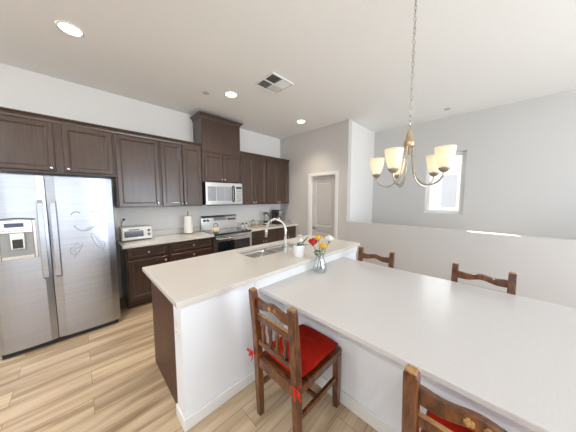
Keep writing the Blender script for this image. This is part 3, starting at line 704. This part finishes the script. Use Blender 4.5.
# coffee maker
cx, cy, z0 = 3.50, 3.84, .9155
cm = thing('coffee_maker', 'black drip coffee maker with a steel front under the corner cabinet', 'coffee maker', (cx, cy, z0))
q = BM(); box(q, cx-.09, cx+.09, cy-.12, cy+.12, z0, z0+.035); box(q, cx-.09, cx+.09, cy+.04, cy+.12, z0+.035, z0+.24); box(q, cx-.09, cx+.09, cy-.11, cy+.12, z0+.24, z0+.35)
obj('body', q, 'black', cm, bev=.006)
q = BM(); box(q, cx-.05, cx+.06, cy-.114, cy-.1105, z0+.255, z0+.335); obj('front_plate', q, 'steel_b', cm, bev=.001)
q = BM(); lathe(q, [(.05, .036), (.066, .06), (.068, .12), (.045, .17), (.050, .185), (.047, .185), (.042, .17), (.064, .12), (.062, .062), (.001, .04)], cx, cy-.035, z0, 22, cap1=False); cf = obj('carafe', q, 'glass', cm, smooth=True)
q = BM(); lathe(q, [(.049, .1855), (.049, .20), (.01, .205)], cx, cy-.035, z0, 20); obj('carafe_lid', q, 'black', cf)
q = BM(); tube(q, [(cx, cy-.085, z0+.18), (cx, cy-.125, z0+.175), (cx, cy-.13, z0+.10), (cx, cy-.102, z0+.08)], .008, 8, smooth=1); obj('carafe_handle', q, 'black', cf, smooth=True)
# caddy corner
ca = thing('glass_mug', 'small clear glass mug at the corner end of the worktop', 'mug', (3.735, 3.66, .9155))
q = BM(); lathe(q, [(.034, 0), (.038, .005), (.040, .095), (.037, .095), (.035, .01), (.001, .008)], 3.735, 3.66, .9155, 18, cap1=False); obj('body', q, 'glass', ca, smooth=True)
q = BM(); tube(q, [(3.705, 3.635, .99), (3.685, 3.615, .985), (3.685, 3.615, .95), (3.705, 3.635, .94)], .005, 8, smooth=1); obj('handle', q, 'glass', ca, smooth=True)
# small creamer
q = BM(); lathe(q, [(.026, 0), (.03, .02), (.026, .06), (.018, .08), (.02, .09)], 3.70, 3.86, .9155, 18); o_ = obj('small_bottle', q, 'nickel_d', smooth=True); origin_shift(o_, (3.70, 3.86, .9155)); tag(o_, 'small dark metal bottle between the coffee maker and the corner wall', 'bottle')

# ------------------------------------------------------------------ island-top items
# potted plant
px, py, pz = 1.672, 1.492, .9155
pp = thing('potted_plant', 'white flower pot with a few thin green leaves on the island', 'plant', (px, py, pz))
q = BM(); lathe(q, [(.050, 0), (.054, .004), (.067, .128), (.067, .133), (.062, .133), (.056, .112)], px, py, pz, 28, cap1=False); obj('flower_pot', q, 'ceramic', pp, smooth=True)
q = BM(); lathe(q, [(.057, .112), (.03, .118), (.001, .12)], px, py, pz, 20); obj('soil', q, 'soil', pp, smooth=True)
def blade(bm, p0, p1, p2, wdt, nrm):
    P0, P1, P2 = Vector(p0), Vector(p1), Vector(p2); nrm = Vector(nrm)
    N = 10; L_ = []; R_ = []; Mi = []
    for i in range(N+1):
        t_ = i/N; c_ = P0*(1-t_)**2+P1*2*t_*(1-t_)+P2*t_*t_
        tg = (P1-P0)*(1-t_)+(P2-P1)*t_; s_ = tg.cross(nrm).normalized()
        w_ = wdt*math.sin(PI*min(1, max(.02, t_*.93+.05)))**.8
        L_.append(bm.verts.new(c_-s_*w_)); R_.append(bm.verts.new(c_+s_*w_)); Mi.append(bm.verts.new(c_-nrm.normalized()*w_*.25))
    for i in range(N):
        bm.faces.new((L_[i], Mi[i], Mi[i+1], L_[i+1])); bm.faces.new((Mi[i], R_[i], R_[i+1], Mi[i+1]))
    return bm
def leafobj(name, p0, p1, p2, w_, parent, mat='leaf', nrm=(0, 0, 1)):
    o_ = obj(name, blade(BM(), p0, p1, p2, w_, nrm), mat, parent, smooth=True)
    md = o_.modifiers.new('sol', 'SOLIDIFY'); md.thickness = .0012
    return o_
c0 = (px, py, pz+.116)
leafobj('leaf', c0, (px+.04, py-.03, pz+.16), (px+.10, py-.05, pz+.22), .008, pp, 'leaf', (-.5, -.5, .7))
leafobj('leaf', c0, (px-.04, py+.03, pz+.14), (px-.075, py+.05, pz+.135), .013, pp, 'leaf_d')
leafobj('leaf', c0, (px+.05, py-.045, pz+.15), (px+.09, py-.085, pz+.128), .013, pp, 'leaf_d')
leafobj('leaf', c0, (px-.01, py+.01, pz+.15), (px+.02, py-.03, pz+.17), .009, pp, 'leaf', (-.6, -.5, .6))
leafobj('leaf', c0, (px-.03, py-.02, pz+.14), (px-.045, py-.01, pz+.165), .010, pp, 'leaf', (-.6, -.5, .6))
# soap bottle
sx, sy = 1.96, 1.715
sb = thing('soap_dispenser', 'pale pump soap bottle behind the potted plant on the island', 'soap bottle', (sx, sy, .9155))
q = BM(); lathe(q, [(.028, 0), (.030, .006), (.030, .10), (.014, .125)], sx, sy, .9155, 20); obj('bottle', q, 'ceramic', sb, smooth=True)
q = BM(); lathe(q, [(.012, .1255), (.012, .14), (.005, .142), (.005, .165), (.011, .167), (.011, .178)], sx, sy, .9155, 14); tube(q, [(sx, sy, 1.088), (sx-.03, sy+.02, 1.088), (sx-.042, sy+.028, 1.08)], .005, 8); obj('pump', q, 'white', sb, smooth=True)
# sponge by the sink
q = BM(); box(q, 1.86, 1.95, 1.705, 1.765, .9155, .94); o_ = obj('sponge', q, 'tanwood', bev=.006); origin_shift(o_, (1.905, 1.735, .9155)); tag(o_, 'brown sponge on the island between the faucet and the flower pot', 'sponge')

# vase with flowers
vx, vy, vz = 1.745, 1.265, TZ+.0005
va = thing('glass_vase', 'clear fluted glass vase holding roses where the table meets the island', 'vase', (vx, vy, vz))
def flute(bm, prof, cx, cy, cz, seg=36, amp=.05, n_=9, cap1=False):
    rings = []
    for r_, h, am in prof:
        rings.append([bm.verts.new((cx+r_*(1+am*math.cos(n_*2*PI*k/seg+h*18))*math.cos(2*PI*k/seg), cy+r_*(1+am*math.cos(n_*2*PI*k/seg+h*18))*math.sin(2*PI*k/seg), cz+h)) for k in range(seg)])
    for a, b_ in zip(rings, rings[1:]):
        for k in range(seg): bm.faces.new((a[k], a[(k+1) % seg], b_[(k+1) % seg], b_[k]))
    bm.faces.new(rings[0][::-1]); bm.faces.new(rings[-1]); return bm
q = BM(); flute(q, [(.070, 0, .03), (.075, .01, .05), (.062, .07, .08), (.046, .13, .08), (.042, .16, .06), (.050, .20, .08), (.057, .225, .08), (.054, .225, .08), (.047, .20, .06), (.038, .16, .04), (.042, .13, .04), (.056, .07, .03), (.067, .014, .0), (.005, .010, 0)], vx, vy, vz)
obj('vase_body', q, 'glass', va, smooth=True)
def rose(label, base, head, rad, mat, tilt=(0, 0)):
    t_ = thing('rose', label, 'flower', base, 'roses in the glass vase')
    mid = ((base[0]*.45+head[0]*.3+vx*.25), (base[1]*.45+head[1]*.3+vy*.25), (base[2]+head[2])/2)
    q = BM(); tube(q, [base, mid, (head[0], head[1], head[2]-rad*.8)], .0028, 8, smooth=2); obj('stem', q, 'leaf_d', t_, smooth=True)
    hx, hy, hz = head
    q = BM()
    layers = [(.30, .95, 3, 0), (.55, .80, 4, .5), (.80, .55, 5, .2), (1.0, .25, 6, .7)]
    lathe(q, [(rad*.15, -rad*.75), (rad*.55, -rad*.5), (rad*.62, 0), (rad*.42, rad*.45), (rad*.15, rad*.5)], hx, hy, hz, 14)
    for lr, lz, cnt, ph in layers:
        for k in range(cnt):
            a = 2*PI*(k+ph)/cnt; ca_, sa_ = math.cos(a), math.sin(a); N = 5; g_ = []
            for i in range(N+1):
                u = i/N; row = []
                for j in range(-2, 3):
                    da = a+j*(PI/cnt)*.62*math.sin(PI*(.18+.70*u)); r_ = rad*lr*(.30+.70*math.sin(u*PI*.66))+(rad*.06*u*u if lr > .7 else 0)-abs(j)*rad*.02
                    zz = -rad*.7+u*rad*(.80+lz*.68)-(rad*.12 if i == N and abs(j) == 2 else 0)
                    row.append(q.verts.new((hx+r_*math.cos(da), hy+r_*math.sin(da), hz+zz)))
                g_.append(row)
            for A, B in zip(g_, g_[1:]):
                for j in range(4): q.faces.new((A[j], A[j+1], B[j+1], B[j]))
    o_ = obj('petals', q, mat, t_, smooth=True); md = o_.modifiers.new('sol', 'SOLIDIFY'); md.thickness = .0009
    q = BM(); lathe(q, [(.003, -rad*1.0), (rad*.28, -rad*.8), (rad*.40, -rad*.5)], hx, hy, hz, 10); obj('sepals', q, 'leaf', t_, smooth=True)
    leafobj('leaf', mid, (mid[0]-.03, mid[1]+.02, mid[2]+.05), (mid[0]-.04, mid[1]+.035, mid[2]+.03), .010, t_, 'leaf_d', (-.5, -.5, .6))
    return t_
rose('large red rose leaning left out of the glass vase', (vx+.02, vy-.01, vz+.02), (1.690, 1.315, 1.108), .050, 'red_petal')
rose('front yellow rose low in the middle of the vase bouquet', (vx-.02, vy+.02, vz+.02), (1.735, 1.225, 1.068), .043, 'yellow_petal')
rose('rear yellow rose standing just behind the red rose', (vx+.0, vy-.025, vz+.02), (1.80, 1.325, 1.132), .038, 'yellow_petal')
rose('creamy white rose leaning to the right of the vase', (vx-.02, vy-.015, vz+.02), (1.855, 1.225, 1.130), .045, 'white_petal')

# ------------------------------------------------------------------ chairs
def make_chair(label, cushion_bows=True):
    """origin on the floor under the seat centre; faces +X (back at -X). local: x depth, y width"""
    t_ = thing('dining_chair', label, 'chair', (0, 0, 0), 'carved wooden dining chairs around the quartz table')
    hw = .182; xb, xf = -.215, .235
    for s_ in (1, -1):
        q = BM(); y_ = s_*hw; e = .022
        # rear post: leg and back upright, gently raked, rounded top
        path = [(xb+.02, 0), (xb+.006, .42), (xb-.004, .62), (xb-.03, .895), (xb-.034, .935), (xb-.036, .948)]
        hws = [.021, .025, .025, .024, .0235, .018]
        R = []
        for (x_, z_), w_ in zip(path, hws):
            wy = w_
            R.append([q.verts.new((x_+a*w_, y_+b_*wy, z_)) for a, b_ in ((-1, -.8), (-.8, -1), (.8, -1), (1, -.8), (1, .8), (.8, 1), (-.8, 1), (-1, .8))])
        for A, B in zip(R, R[1:]):
            for k in range(8): q.faces.new((A[k], A[(k+1) % 8], B[(k+1) % 8], B[k]))
        q.faces.new(R[0][::-1]); q.faces.new(R[-1])
        lg = obj('rear_leg', q, 'chair', t_, bev=.002)
        q = BM(); x_ = xb-.034; box(q, x_-.021, x_+.019, y_-.019, y_+.019, .936, .950)
        for v in q.verts:
            if v.co.z < .92: v.co.x += 0
        wr = obj('worn_edge', q, 'chair_worn', lg, bev=.005); wr['label'] = 'honey coloured worn post top'
        q = BM(); y2 = s_*(hw-.004)
        R = []
        for w_, z_ in ((.019, 0), (.022, .1), (.024, .42)): R.append([q.verts.new((xf+a*w_, y2+b_*w_, z_)) for a, b_ in ((-1, -1), (1, -1), (1, 1), (-1, 1))])
        for A, B in zip(R, R[1:]):
            for k in range(4): q.faces.new((A[k], A[(k+1) % 4], B[(k+1) % 4], B[k]))
        q.faces.new(R[0][::-1]); q.faces.new(R[-1])
        obj('front_leg', q, 'chair', t_, bev=.004)
        q = BM(); box(q, xb+.03, xf-.02, y2-.011, y2+.011, .215, .25); obj('side_stretcher', q, 'chair', t_, bev=.003)
        q = BM(); box(q, xb+.026, xf-.02, y2-.013, y2+.013, .385, .42); obj('seat_rail', q, 'chair', t_, bev=.003)
    q = BM(); box(q, xb-.008, xb+.02, -hw+.02, hw-.02, .385, .45); obj('seat_rail', q, 'chair', t_, bev=.003)
    q = BM(); box(q, xf-.014, xf+.012, -hw+.018, hw-.018, .385, .42); obj('seat_rail', q, 'chair', t_, bev=.003)
    q = BM(); box(q, -.011, .011, -hw+.018, hw-.018, .22, .245); obj('cross_stretcher', q, 'chair', t_, bev=.003)
    q = BM(); prism(q, [(xb+.026, -hw-.012), (xf+.03, -hw-.018), (xf+.042, -hw), (xf+.042, hw), (xf+.03, hw+.018), (xb+.026, hw+.012)], 'z', .4205, .445); obj('seat', q, 'chair', t_, bev=.006)
    # back slats: carved wavy top rail, straight middle and bottom rails
    q = BM(); N = 20; top = []; bot = []
    for i in range(N+1):
        u = i/N; y_ = -hw+.016+(2*hw-.032)*u
        wv = .5-.5*math.cos(2*PI*u)
        top.append((y_, .886+.008*wv**2-.009*math.sin(2*PI*u)**2)); bot.append((y_, .822+.022*wv**2-.004*math.sin(2*PI*u)**2))
    A = []
    for (x_) in (0, 1):
        A.append([q.verts.new((xb-.026+x_*.024-(.0), p[0], p[1])) for p in top+bot[::-1]])
    n_ = len(A[0]); q.faces.new(A[0]); q.faces.new(A[1][::-1])
    for i in range(n_): q.faces.new((A[0][i], A[1][i], A[1][(i+1) % n_], A[0][(i+1) % n_]))
    tr_ = obj('top_rail', q, 'chair', t_, bev=.004)
    q = BM()
    for fy_, fz_, fr_ in ((-.022, .866, .011), (.024, .862, .012), (-.048, .860, .005)):
        for k in range(5):
            a = 2*PI*k/5; lathe(q, [(fr_*.62, 0), (fr_*.5, -.003), (fr_*.1, -.0045)], xb-.0255, fy_+fr_*.7*math.cos(a), fz_+fr_*.7*math.sin(a), 8, 'x')
        lathe(q, [(fr_*.5, 0), (fr_*.4, -.005), (.001, -.007)], xb-.0255, fy_, fz_, 8, 'x')
    cv = obj('carved_rosette', q, 'chair_worn', tr_, smooth=True)
    q = BM(); box(q, xb-.022, xb+.002, -hw+.018, hw-.018, .735, .775); obj('middle_rail', q, 'chair', t_, bev=.003)
    q = BM(); box(q, xb-.020, xb+.0, -hw+.018, hw-.018, .7755, .7775); obj('worn_edge', q, 'chair_worn', t_)
    q = BM(); box(q, xb-.014, xb+.010, -hw+.018, hw-.018, .555, .590); obj('bottom_rail', q, 'chair', t_, bev=.003)
    for k in range(4):
        yy = (k-1.5)*.068; q = BM(); tube(q, [(xb-.003, yy, .588), (xb-.005, yy, .62), (xb-.008, yy, .66), (xb-.011, yy, .70), (xb-.012, yy, .737)], [.012, .015, .011, .015, .012], 10); obj('spindle', q, 'chair', t_, smooth=True)
    # cushion
    q = BM(); NX = NY = 14; G = []
    cx0, cx1, cyw = xb+.035, xf+.03, hw+.006
    for sgn in (1, -1):
        rows = []
        for i in range(NX+1):
            row = []
            for j in range(NY+1):
                u, v = i/NX*2-1, j/NY*2-1
                e_ = (1-abs(u)**5)*(1-abs(v)**5); puff = .5*(.45*max(0, e_)**.5+.75*(1-u*u)*(1-v*v))
                tuft = sum(math.exp(-((u-a)**2+(v-b2)**2)/.03) for a, b2 in ((-.35, -.35), (.35, .35), (-.35, .35), (.35, -.35)))
                z_ = .480+sgn*(.036*puff*2*.5+.001)-(.022*tuft if sgn > 0 else 0)+.005*math.sin(u*7+v*4)*e_+.004*math.sin(v*11-u*3)*e_
                mu, mv = u*math.sqrt(max(0, 1-.13*v*v*abs(u*v))), v*math.sqrt(max(0, 1-.13*u*u*abs(u*v)))
                xx = cx0+(cx1-cx0)*(mu+1)/2; yy = cyw*mv
                pin = 1-.03*(1-abs(v))*abs(u)**6
                row.append(q.verts.new((xx, yy*(1-.03*(1-abs(u))*abs(v)**6), max(z_, .447))))
            rows.append(row)
        for A_, B_ in zip(rows, rows[1:]):
            for j in range(NY): q.faces.new((A_[j], A_[j+1], B_[j+1], B_[j]))
        G.append(rows)
    edge = lambda rows: [rows[0][j] for j in range(NY+1)]+[rows[i][NY] for i in range(1, NX+1)]+[rows[NX][j] for j in range(NY-1, -1, -1)]+[rows[i][0] for i in range(NX-1, 0, -1)]
    A_, B_ = edge(G[0]), edge(G[1]); n_ = len(A_)
    for i in range(n_): q.faces.new((A_[i], A_[(i+1) % n_], B_[(i+1) % n_], B_[i]))
    cu = obj('seat_cushion', q, 'cushion', t_, smooth=True); cu['label'] = 'red cushion tied to the posts'
    for s_ in (1, -1):
        q = BM(); y_ = s_*hw; zz = .475; xq = xb
        ring = [(xq-.024, y_-.024, zz), (xq+.026, y_-.024, zz), (xq+.026, y_+.024, zz), (xq-.024, y_+.024, zz)]
        tube(q, ring, .004, 6, closed=True, smooth=1)
        k0 = Vector((xq-.028, y_+s_*.022, zz))
        for a, b_, c_ in ((.035, .02, .012), (-.004, .03, -.03)):
            tube(q, [k0, k0+Vector((-.012, a*.8*s_, b_)), k0+Vector((-.016, (a+.02)*s_, c_)), k0+Vector((-.008, a*.4*s_, -.006)), k0], .0042, 6, smooth=2)
        tube(q, [k0, k0+Vector((-.012, -.012*s_, -.03)), k0+Vector((-.008, .004*s_, -.055))], .004, 6, smooth=1)
        tube(q, [k0, k0+Vector((-.006, .03*s_, -.02)), k0+Vector((-.002, .045*s_, -.04))], .004, 6, smooth=1)
        obj('ribbon_bow', q, 'ribbon', cu, smooth=True)
    return t_
ch = make_chair('brown carved wooden chair with red cushion, fully visible in front of the island')
ch.location = (1.045, .94, 0); ch.rotation_euler = (0, 0, math.radians(0))
c2 = copy_tree(ch); c2.location = (1.050, -.006, 0); c2['label'] = 'brown carved wooden chair cut off by the bottom edge of the photo'
c3 = copy_tree(ch); c3.location = (2.21, .975, 0); c3.rotation_euler = (0, 0, PI); c3['label'] = 'brown wooden chair back across the table, nearest the end of the island'
c4 = copy_tree(ch); c4.location = (2.21, .05, 0); c4.rotation_euler = (0, 0, PI); c4['label'] = 'brown wooden chair back across the table, rightmost, farther from the island'

# ------------------------------------------------------------------ ceiling fixtures
def downlight(label, x_, y_, cone):
    t_ = thing('recessed_light', label, 'ceiling light', (x_, y_, CE), 'recessed ceiling lights')
    q = BM(); lathe(q, [(.095, -.001), (.095, -.006), (.078, -.008), (.075, -.003)], x_, y_, CE, 32, cap0=False, cap1=False); obj('trim_ring', q, 'white', t_, smooth=True)
    q = BM(); lathe(q, [(.0745, -.0015), (.0745, -.0035)], x_, y_, CE, 32); obj('lens', q, 'lamp', t_)
    d_ = bpy.data.lights.new('downlight_glow', 'SPOT'); d_.energy = 50; d_.spot_size = math.radians(cone); d_.spot_blend = 1; d_.color = (1, .88, .72); d_.shadow_soft_size = .07
    l_ = bpy.data.objects.new('downlight_glow', d_); C.objects.link(l_); l_.location = (0, 0, -.02); l_.parent = t_
downlight('round lit recessed light, largest and leftmost on the ceiling', .052, 2.835, 150)
downlight('round lit recessed light left of the ceiling vent', 1.70, 2.875, 150)
downlight('round lit recessed light, smallest, farthest toward the pantry wall', 3.25, 2.86, 110)
# vent
vx_, vy_ = 1.955, 2.205
hs_ = .190
vt = thing('ceiling_vent', 'square white four-way air vent in the ceiling', 'vent', (vx_, vy_, CE))
q = BM()
for a, b_, c_, d_ in ((-hs_, hs_, -hs_, -hs_+.02), (-hs_, hs_, hs_-.02, hs_), (-hs_, -hs_+.02, -hs_+.02, hs_-.02), (hs_-.02, hs_, -hs_+.02, hs_-.02), (-.006, .006, -hs_+.02, hs_-.02), (-hs_+.02, -.006, -.006, .006), (.006, hs_-.02, -.006, .006)):
    box(q, vx_+a, vx_+b_, vy_+c_, vy_+d_, CE-.014, CE-.0005)
obj('frame', q, 'white', vt, bev=.002)
q = BM(); box(q, vx_-hs_+.02, vx_+hs_-.02, vy_-hs_+.02, vy_+hs_-.02, CE-.0018, CE-.0008); obj('duct_backing', q, 'dgrey', vt)
for qx, qy, ax, dr in ((0, 0, 'x', -1), (1, 0, 'y', 1), (1, 1, 'x', 1), (0, 1, 'y', -1)):
    q = BM(); L0 = .14
    for k in range(5):
        o0 = .014+k*.031
        x0_ = vx_+(-hs_+.021 if qx == 0 else .007); y0_ = vy_+(-hs_+.021 if qy == 0 else .007)
        if ax == 'x':
            p = [(x0_+o0, CE-.003), (x0_+o0+dr*.012, CE-.013), (x0_+o0+dr*.012+.002, CE-.013), (x0_+o0+.002, CE-.003)]; prism(q, p, 'y', y0_, y0_+.161)
        else:
            p = [(y0_+o0, CE-.003), (y0_+o0+dr*.012, CE-.013), (y0_+o0+dr*.012+.002, CE-.013), (y0_+o0+.002, CE-.003)]; prism(q, p, 'x', x0_, x0_+.161)
    obj('slats', q, 'white', vt)
def cover(label, x_, y_, r_=.045):
    q = BM(); lathe(q, [(r_, -.0005), (r_, -.006), (r_*.7, -.010)], x_, y_, CE, 24); o_ = obj('sprinkler_cover', q, 'cover', smooth=False); origin_shift(o_, (x_, y_, CE)); tag(o_, label, 'sprinkler cover', 'sprinkler covers on the ceiling')
cover('small round sprinkler cover on the ceiling left of the vent', 1.42, 3.09); cover('small round sprinkler cover on the ceiling right of the chandelier', 4.58, .69)

# ------------------------------------------------------------------ chandelier
HX, HY = 1.80, .493
cd = thing('chandelier', 'brushed metal chandelier with five frosted glass shades hanging over the table', 'chandelier', (HX, HY, 1.66))
q = BM(); lathe(q, [(.065, CE-.0005), (.063, CE-.02), (.03, CE-.035), (.008, CE-.045)], HX, HY, 0, 24); obj('ceiling_canopy', q, 'nickel', cd, smooth=True)
q = BM(); z_ = 2.085; k = 0
while z_ < CE-.05:
    a = PI/4+(k % 2)*PI/2; ca_, sa_ = math.cos(a), math.sin(a); pts = []
    for i in range(12):
        th = 2*PI*i/12; rr = .0095*math.cos(th); pts.append((HX+rr*ca_, HY+rr*sa_, z_+.0225+.0225*math.sin(th)))
    tube(q, pts, .0024, 5, closed=True); z_ += .0385; k += 1
obj('chain', q, 'nickel', cd, smooth=True)
q = BM(); tube(q, [(HX+.004, HY, 2.06), (HX-.004, HY, 2.4), (HX+.004, HY, 2.75), (HX, HY, CE-.04)], .0018, 6, smooth=1); obj('cord', q, 'nickel', cd, smooth=True)
q = BM()
pts = [(HX+.014*math.cos(2*PI*i/14)*.707, HY+.014*math.cos(2*PI*i/14)*-.707, 2.07+.014*math.sin(2*PI*i/14)) for i in range(14)]
tube(q, pts, .003, 6, closed=True)
lathe(q, [(.004, 2.056), (.016, 2.046), (.020, 2.03), (.022, 1.99), (.036, 1.982), (.038, 1.965), (.036, 1.945), (.026, 1.935), (.012, 1.925), (.008, 1.88)], HX, HY, 0, 20); obj('hub', q, 'brass', cd, smooth=True)
for k in range(5):
    a = math.radians((33.8, 85, 174.6, 251.8, 328.4)[k]); ca_, sa_ = math.cos(a), math.sin(a); f_ = lambda r_, z_: (HX+r_*ca_, HY+r_*sa_, z_)
    q = BM(); tube(q, [f_(.030, 1.955), f_(.034, 1.86), f_(.044, 1.76), f_(.080, 1.68), f_(.145, 1.640), f_(.210, 1.655), f_(.245, 1.695), f_(.249, 1.730)], .0058, 8, smooth=2); arm = obj('arm', q, 'nickel_m', cd, smooth=True)
    ex, ey, _ = f_(.249, 0)
    q = BM(); lathe(q, [(.008, 1.722), (.020, 1.729), (.032, 1.744), (.034, 1.752), (.012, 1.756), (.010, 1.775)], ex, ey, 0, 18); obj('shade_cup', q, 'nickel_d', arm, smooth=True)
    q = BM(); lathe(q, [(.026, 1.7575), (.036, 1.768), (.046, 1.80), (.054, 1.835), (.059, 1.868), (.060, 1.886), (.0575, 1.886), (.0565, 1.868), (.0515, 1.835), (.0435, 1.80), (.034, 1.773)], ex, ey, 0, 26, cap0=False, cap1=False)
    sh = obj('glass_shade', q, 'shade', arm, smooth=True)
    q = BM(); lathe(q, [(.008, 1.775), (.012, 1.80), (.022, 1.83), (.022, 1.840), (.012, 1.852), (.003, 1.856)], ex, ey, 0, 14); obj('bulb', q, 'bulb', sh, smooth=True)
